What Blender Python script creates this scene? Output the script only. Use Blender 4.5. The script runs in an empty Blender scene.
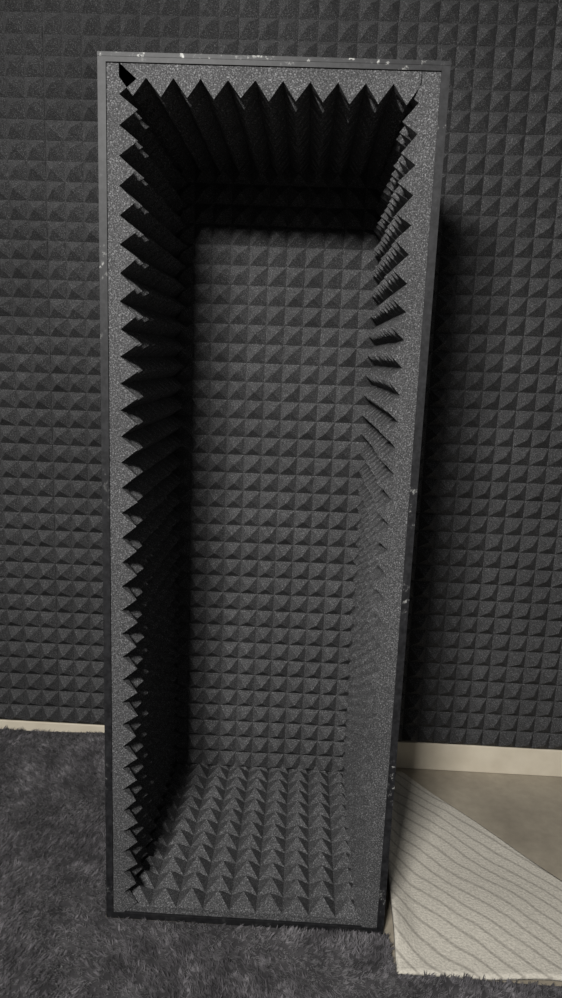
import bpy, math, random
import numpy as np
from mathutils import Vector, Matrix
random.seed(4); rng=np.random.default_rng(4)
S=bpy.context.scene; C=S.collection
W=.602; H=1.72; T=.013; YB=.527

# ---------------- materials
def mat(name):
    m=bpy.data.materials.new(name); m.use_nodes=True
    nt=m.node_tree; b=nt.nodes['Principled BSDF']; return m,nt,b
def ramp(nt,fac,stops):
    r=nt.nodes.new('ShaderNodeValToRGB'); e=r.color_ramp.elements
    while len(e)<len(stops): e.new(.5)
    for k,(p,c) in enumerate(stops): e[k].position=p; e[k].color=(c[0],c[1],c[2],1)
    nt.links.new(fac,r.inputs[0]); return r.outputs[0]
def noise(nt,scale,detail=2,rough=.5,vec=None):
    n=nt.nodes.new('ShaderNodeTexNoise'); n.inputs['Scale'].default_value=scale
    n.inputs['Detail'].default_value=detail; n.inputs['Roughness'].default_value=rough
    if vec is None:
        tc=nt.nodes.new('ShaderNodeTexCoord'); vec=tc.outputs['Object']
    nt.links.new(vec,n.inputs['Vector']); return n.outputs['Fac']
def mix(nt,a,b,fac,mode='MIX'):
    m=nt.nodes.new('ShaderNodeMix'); m.data_type='RGBA'; m.blend_type=mode
    for inp,v in ((m.inputs[0],fac),(m.inputs[6],a),(m.inputs[7],b)):
        if hasattr(v,'links'): nt.links.new(v,inp)
        else: inp.default_value=v if isinstance(v,float) else (*v,1)
    return m.outputs[2]
def foam(name,lvl,tint=(1,1,1.03),speck=1.0,attr=False):
    m,nt,b=mat(name)
    f=noise(nt,400,3,.72)
    lo=tuple(lvl*.42*t for t in tint); mi=tuple(lvl*t for t in tint); hi=tuple(min(1,lvl*(1+3.1*speck))*t for t in tint)
    c=ramp(nt,f,[(.36,lo),(.54,mi),(.70,hi)])
    g=noise(nt,3.5,3,.6)
    c2=ramp(nt,g,[(.3,(.82,.82,.82)),(.7,(1.12,1.12,1.12))])
    c=mix(nt,c,c2,1.0,'MULTIPLY')
    if attr:
        a=nt.nodes.new('ShaderNodeAttribute'); a.attribute_name='tone'
        c=mix(nt,c,a.outputs['Color'],1.0,'MULTIPLY')
    nt.links.new(c,b.inputs['Base Color'])
    b.inputs['Roughness'].default_value=.82; b.inputs['Specular IOR Level'].default_value=.25
    bp=nt.nodes.new('ShaderNodeBump'); bp.inputs['Strength'].default_value=.6; bp.inputs['Distance'].default_value=.0014
    nt.links.new(f,bp.inputs['Height']); nt.links.new(bp.outputs[0],b.inputs['Normal'])
    return m
M_box=foam('foam_booth',.067)
M_wall=foam('foam_wall',.048,attr=True)

m,nt,b=mat('black_board_tape'); M_board=m
f=noise(nt,60,4,.7)
c=ramp(nt,f,[(.35,(.007,.007,.008)),(.6,(.014,.014,.015)),(.75,(.04,.04,.04))])
nt.links.new(c,b.inputs['Base Color']); b.inputs['Roughness'].default_value=.5; b.inputs['Specular IOR Level'].default_value=.3
def edge(name,a0,a1):
    m,nt,b=mat(name)
    f=noise(nt,60,5,.75); g=noise(nt,7,2,.5)
    c=ramp(nt,f,[(.40,(.007,.007,.008)),(.62,(.020,.020,.022))])
    s=ramp(nt,f,[(.57,(0,0,0)),(.63,(1,1,1))]); s2=ramp(nt,g,[(a0,(0,0,0)),(a1,(1,1,1))])
    k=mix(nt,s,s2,1.0,'MULTIPLY'); c=mix(nt,c,(.38,.38,.36),k)
    nt.links.new(c,b.inputs['Base Color']); b.inputs['Roughness'].default_value=.5; b.inputs['Specular IOR Level'].default_value=.28
    return m
M_edge=edge('tape_scuffed',.54,.68); M_edget=edge('tape_worn_top',.25,.45)

m,nt,b=mat('shag_carpet'); M_carp=m
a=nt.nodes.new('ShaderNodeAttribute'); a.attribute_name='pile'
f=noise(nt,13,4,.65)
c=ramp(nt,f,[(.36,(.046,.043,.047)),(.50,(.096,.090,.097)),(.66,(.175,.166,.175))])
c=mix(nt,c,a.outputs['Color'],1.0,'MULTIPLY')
nt.links.new(c,b.inputs['Base Color']); b.inputs['Roughness'].default_value=.8
b.inputs['Sheen Weight'].default_value=.2; b.inputs['Specular IOR Level'].default_value=.3

m,nt,b=mat('stone_floor'); M_floor=m
f=noise(nt,4,5,.6); g=noise(nt,40,3,.6)
c=ramp(nt,f,[(.35,(.27,.236,.185)),(.6,(.36,.318,.25)),(.75,(.42,.375,.30))])
c2=ramp(nt,g,[(.3,(.88,.88,.88)),(.7,(1.05,1.05,1.05))]); c=mix(nt,c,c2,1.0,'MULTIPLY')
nt.links.new(c,b.inputs['Base Color']); b.inputs['Roughness'].default_value=.35

m,nt,b=mat('painted_wall'); M_pw=m
f=noise(nt,12,3); c=ramp(nt,f,[(.3,(.30,.29,.26)),(.7,(.36,.345,.31))]); nt.links.new(c,b.inputs['Base Color']); b.inputs['Roughness'].default_value=.8
m,nt,b=mat('baseboard_tile'); M_bb=m
f=noise(nt,14,4); c=ramp(nt,f,[(.3,(.54,.48,.38)),(.7,(.64,.58,.47))]); nt.links.new(c,b.inputs['Base Color']); b.inputs['Roughness'].default_value=.4

m,nt,b=mat('woven_rug'); M_rug=m
tc=nt.nodes.new('ShaderNodeTexCoord'); mp=nt.nodes.new('ShaderNodeMapping')
mp.inputs['Rotation'].default_value=(0,0,math.radians(45)); nt.links.new(tc.outputs['Object'],mp.inputs[0])
wv=nt.nodes.new('ShaderNodeTexWave'); wv.wave_type='BANDS'; wv.bands_direction='Y'
wv.inputs['Scale'].default_value=8.5; wv.inputs['Distortion'].default_value=3.5; wv.inputs['Detail'].default_value=1.5; wv.inputs['Detail Scale'].default_value=.8
nt.links.new(mp.outputs[0],wv.inputs[0])
l=ramp(nt,wv.outputs['Fac'],[(0,(.36,.335,.29)),(.06,(.44,.41,.355)),(.16,(.56,.525,.455))])
g=noise(nt,200,2,.6); c2=ramp(nt,g,[(.3,(.8,.8,.8)),(.7,(1.1,1.1,1.1))]); c=mix(nt,l,c2,1.0,'MULTIPLY')
nt.links.new(c,b.inputs['Base Color']); b.inputs['Roughness'].default_value=.95
bp=nt.nodes.new('ShaderNodeBump'); bp.inputs['Strength'].default_value=.6; bp.inputs['Distance'].default_value=.003
nt.links.new(g,bp.inputs['Height']); nt.links.new(bp.outputs[0],b.inputs['Normal'])

# ---------------- helpers
def mk(name,verts,faces,mt,parent=None,smooth=False):
    me=bpy.data.meshes.new(name); me.from_pydata([tuple(map(float,v)) for v in verts],[],faces); me.update()
    me.materials.append(mt)
    o=bpy.data.objects.new(name,me); C.objects.link(o)
    if parent: o.parent=parent
    if smooth:
        for p in me.polygons: p.use_smooth=True
    return o
def box(name,a,b_,mt,parent=None,bev=0):
    x0,y0,z0=a; x1,y1,z1=b_
    v=[(x0,y0,z0),(x1,y0,z0),(x1,y1,z0),(x0,y1,z0),(x0,y0,z1),(x1,y0,z1),(x1,y1,z1),(x0,y1,z1)]
    f=[(0,3,2,1),(4,5,6,7),(0,1,5,4),(1,2,6,5),(2,3,7,6),(3,0,4,7)]
    o=mk(name,v,f,mt,parent)
    if bev:
        md=o.modifiers.new('b','BEVEL'); md.width=bev; md.segments=2
    return o
def sheet_geo(O,U,V,N,Lu,Lv,cu,cv,pu,pv,base,h,jit=.0012,wave=0):
    """pyramid foam: half-cell lattice. pu/pv: 0 starts in a valley, 1 starts cut through peaks"""
    O,U,V,N=map(np.array,(O,U,V,N))
    nu=int(round(cu*2)); nv=int(round(cv*2)); vs=[]; fs=[]
    idx=lambda i,j:i*(nv+1)+j
    for i in range(nu+1):
        for j in range(nv+1):
            pk=((i+pu)%2==1) and ((j+pv)%2==1)
            z=base+(h*(1+rng.normal(0,.05)) if pk else rng.normal(0,.0006))
            du=rng.normal(0,jit) if (pk and 0<i<nu) else 0
            dv=rng.normal(0,jit) if (pk and 0<j<nv) else 0
            if wave: z+=wave*math.sin(j*.23+i*.1)*math.sin(i*.2+1)
            vs.append(O+U*(Lu*i/nu+du)+V*(Lv*j/nv+dv)+N*z)
    flip=np.dot(np.cross(U,V),N)<0
    for i in range(nu):
        for j in range(nv):
            a,b_,c_,d=idx(i,j),idx(i+1,j),idx(i+1,j+1),idx(i,j+1)
            pa=((i+pu)%2==1)==((j+pv)%2==1)
            t=[(a,b_,c_),(a,c_,d)] if pa else [(a,b_,d),(b_,c_,d)]
            for q in t: fs.append(q[::-1] if flip else q)
    ring=[idx(i,0) for i in range(nu)]+[idx(nu,j) for j in range(nv)]+[idx(i,nv) for i in range(nu,0,-1)]+[idx(0,j) for j in range(nv,0,-1)]
    b0=len(vs)
    for r in ring:
        p=vs[r]; vs.append(p-N*np.dot(p-O,N))
    n=len(ring)
    for k in range(n):
        k2=(k+1)%n; q=(ring[k],b0+k,b0+k2,ring[k2]); fs.append(q[::-1] if flip else q)
    q=tuple(b0+k for k in range(n)); fs.append(q if flip else q[::-1])
    return vs,fs

# ---------------- booth
booth=bpy.data.objects.new('acoustic_foam_booth',None); C.objects.link(booth)
D=.60; hw=W/2
box('side_board_left',(-hw,0,0),(-hw+T,D,H),M_board,booth,.001)
box('side_board_right',(hw-T,0,0),(hw,D,H),M_board,booth,.001)
box('top_board',(-hw+T,0,H-T),(hw-T,D,H),M_board,booth,.001)
box('bottom_board',(-hw+T,0,0),(hw-T,D,T),M_board,booth,.001)
box('back_board',(-hw+T,D-T,T),(hw-T,D,H-T),M_board,booth)
e=.0015
box('edge_tape_left',(-hw-e,-e,.0),(-hw+T,0,H+e),M_edge,booth)
box('edge_tape_right',(hw-T,-e,.0),(hw+e,0,H+e),M_edge,booth)
box('edge_tape_top',(-hw-e,-e*1.5,H-T*.35),(hw+e,0,H+e*1.5),M_edget,booth)
box('edge_tape_top_inner',(-hw+T,-e,H-T),(hw-T,0,H-T*.35),M_edge,booth)
box('edge_tape_bottom',(-hw+T,-e,0),(hw-T,0,T),M_board,booth)
xi=hw-T; zi=T
bL,hL=.022,.031; bR,hR=.032,.025
Ld=D-T-.002
def sheet(name,*a,**k):
    v,f=sheet_geo(*a,**k); return mk(name,v,f,M_box,booth)
sheet('foam_left',(-xi,.002,zi),(0,1,0),(0,0,1),(1,0,0),Ld,H-2*T,12,34,1,0,bL,hL)
sheet('foam_right',(xi,.002,zi),(0,1,0),(0,0,1),(-1,0,0),Ld,H-2*T,12,34,0,0,bR,hR,wave=.0015)
sheet('foam_top',(-xi+bL,.002,H-T),(1,0,0),(0,1,0),(0,0,-1),2*xi-bL-bR,Ld,11,12,0,1,.022,.031)
sheet('foam_bottom',(-xi+bL,.006,T),(1,0,0),(0,1,0),(0,0,1),2*xi-bL-bR,Ld-.004,9,12,0,0,.016,.031)
hb=.028; ob=D-T
sheet('foam_back',(-xi+bL,ob,T+.02),(1,0,0),(0,0,1),(0,-1,0),2*xi-bL-bR,H-2*T-.04,11,34,0,0,ob-YB-hb,hb,wave=.002)

# ---------------- wall
YW=.660
box('wall_back',(-1.7,YW,-.02),(1.9,YW+.1,2.7),M_pw)
box('floor',(-1.7,-1.9,-.05),(1.9,YW,0),M_floor)
box('baseboard_back',(-1.7,YW-.012,0),(1.9,YW,.088),M_bb,None,.003)
xs=[-1.628,-1.128,-.628,-.128,.372,.66,1.16,1.66]; zs=[.094,.30,.80,1.30,1.80,2.30,2.60]
V=[];F=[];tone=[]
for a in range(len(xs)-1):
    for c_ in range(len(zs)-1):
        g_=.0003
        x0,x1,z0,z1=xs[a]+g_,xs[a+1]-g_,zs[c_]+g_,zs[c_+1]-g_
        v,f=sheet_geo((x0,YW-rng.uniform(0,.001),z0),(1,0,0),(0,0,1),(0,-1,0),x1-x0,z1-z0,round((x1-x0)/.05),round((z1-z0)/.05),0,0,.016,.030,jit=.0014)
        n=len(V); V+=v; F+=[tuple(i+n for i in q) for q in f]; tone+=[rng.uniform(.90,1.08)]*len(v)
o=mk('acoustic_foam_panels',V,F,M_wall)
at=o.data.color_attributes.new('tone','FLOAT_COLOR','POINT')
for i,t in enumerate(tone): at.data[i].color=(t,t,t,1)

# ---------------- carpet (shag pile laid around the booth: undulating base + tufts)
def sm(t): t=np.clip(t,0,1); return t*t*(3-2*t)
def cz(x,y):
    z=.0035*np.sin(x*9+1.3*np.sin(y*7))+.0025*np.sin(y*13+x*5)+.008
    near=sm((hw+.05-np.abs(x))/.05)*sm((y+.05)/.05)
    z=z*(1-near)+.004*near
    return z+.066*sm((y-.36)/.27)*sm((-x-.305)/.035)
def patch(x0,x1,y0,y1,n,V,F,A,big=1.0):
    nx=max(1,int(round((x1-x0)/.02)));ny=max(1,int(round((y1-y0)/.02))); k=len(V)
    for i in range(nx+1):
        for j in range(ny+1):
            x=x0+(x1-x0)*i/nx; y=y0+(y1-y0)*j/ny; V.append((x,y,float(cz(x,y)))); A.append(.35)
    for i in range(nx):
        for j in range(ny):
            a=k+i*(ny+1)+j; F.append((a,a+ny+1,a+ny+2,a+1))
    nt_=n//7
    cx=rng.uniform(x0,x1,nt_); cy_=rng.uniform(y0,y1,nt_)
    ang=2.2*np.sin(cx*6+2*np.sin(cy_*5))+2*np.sin(cy_*8)+rng.normal(0,.9,nt_)
    tn=rng.uniform(.55,1.5,nt_); ln=rng.uniform(.004,.016,nt_)*big
    for t in range(nt_):
        for q in range(7):
            px=cx[t]+rng.normal(0,.0022); py=cy_[t]+rng.normal(0,.0022)
            if px<x0 or px>x1 or py<y0 or py>y1: continue
            pz=float(cz(px,py))-.002; wa=rng.uniform(0,6.28); w=rng.uniform(.0012,.0024)*big
            an=ang[t]+rng.normal(0,.25); h=rng.uniform(.006,.012)
            tx=px+math.cos(an)*ln[t]; ty=py+math.sin(an)*ln[t]
            if abs(tx)<hw+.004 and ty>-.004: tx,ty=px,py
            s=len(V); dx,dy=math.cos(wa)*w,math.sin(wa)*w
            V.append((px-dx,py-dy,pz));V.append((px+dx,py+dy,pz));V.append((tx,ty,pz+h)); F.append((s,s+1,s+2))
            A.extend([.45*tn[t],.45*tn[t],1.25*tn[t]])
V=[];F=[];A=[]
ex=-hw-.004
patch(-1.0,ex,-.006,.63,62000,V,F,A)
patch(-1.0,.312,-.40,-.006,66000,V,F,A)
patch(.312,1.0,-.40,-.112,25000,V,F,A)
patch(-1.6,1.3,-1.5,-.40,12000,V,F,A,2)
patch(-1.6,-1.0,-.40,.63,8000,V,F,A,2)
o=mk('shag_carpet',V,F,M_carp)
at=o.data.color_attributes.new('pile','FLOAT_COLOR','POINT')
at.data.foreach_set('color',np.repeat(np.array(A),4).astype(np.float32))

# ---------------- rug
BL,BR,TR,TL=[np.array(p) for p in ((.319,-.108),(.975,-.100),(.420,.607),(.340,.600))]
V=[];F=[];n1,n2=60,60
for j in range(n2+1):
    for i in range(n1+1):
        s,t=i/n1,j/n2
        p=(BL*(1-s)+BR*s)*(1-t)+(TL*(1-s)+TR*s)*t
        p=p+np.array((0,.003*math.sin(s*17)*(1-t)))
        x,y=p
        z=.007+.003*math.sin(x*14+y*6)+.002*math.sin(y*21)
        z+=.024*float(sm((.385-x)/.07))*float(sm((y+.10)/.1))
        V.append((x,y,max(z,.001)))
for j in range(n2):
    for i in range(n1):
        a=j*(n1+1)+i; F.append((a,a+1,a+n1+2,a+n1+1))
o=mk('woven_rug',V,F,M_rug,None,True)
s_=o.modifiers.new('s','SOLIDIFY'); s_.thickness=.008; s_.offset=1

# ---------------- light
def area(name,loc,target,sx,sy,en,col):
    l=bpy.data.lights.new(name,'AREA'); l.shape='RECTANGLE'; l.size=sx; l.size_y=sy; l.energy=en; l.color=col
    o=bpy.data.objects.new(name,l); C.objects.link(o); o.location=loc
    o.rotation_euler=(Vector(target)-Vector(loc)).to_track_quat('-Z','Y').to_euler()
area('tube_light',(-.66,-2.6,2.46),(0,.2,.9),.65,.12,150,(1,.985,.955))
w=bpy.data.worlds.new('w'); S.world=w; w.use_nodes=True
w.node_tree.nodes['Background'].inputs[0].default_value=(.98,.99,1,1); w.node_tree.nodes['Background'].inputs[1].default_value=.10

# ---------------- camera
cd=bpy.data.cameras.new('camera'); cam=bpy.data.objects.new('camera',cd); C.objects.link(cam); S.camera=cam
f,p,yaw,roll=710.84,.1977,-.0287,.0396
cy,sy=math.cos(yaw),math.sin(yaw)
fw=Vector((sy*math.cos(p),cy*math.cos(p),-math.sin(p))); r=Vector((cy,-sy,0)); u=r.cross(fw)
r2=r*math.cos(roll)+u*math.sin(roll); u2=r2.cross(fw)
cam.matrix_world=Matrix(((r2.x,u2.x,-fw.x,.0821),(r2.y,u2.y,-fw.y,-1.337),(r2.z,u2.z,-fw.z,1.2207),(0,0,0,1)))
cd.sensor_fit='VERTICAL'; cd.sensor_height=36; cd.lens=f*36/998; cd.clip_start=.02
S.view_settings.view_transform='Standard'
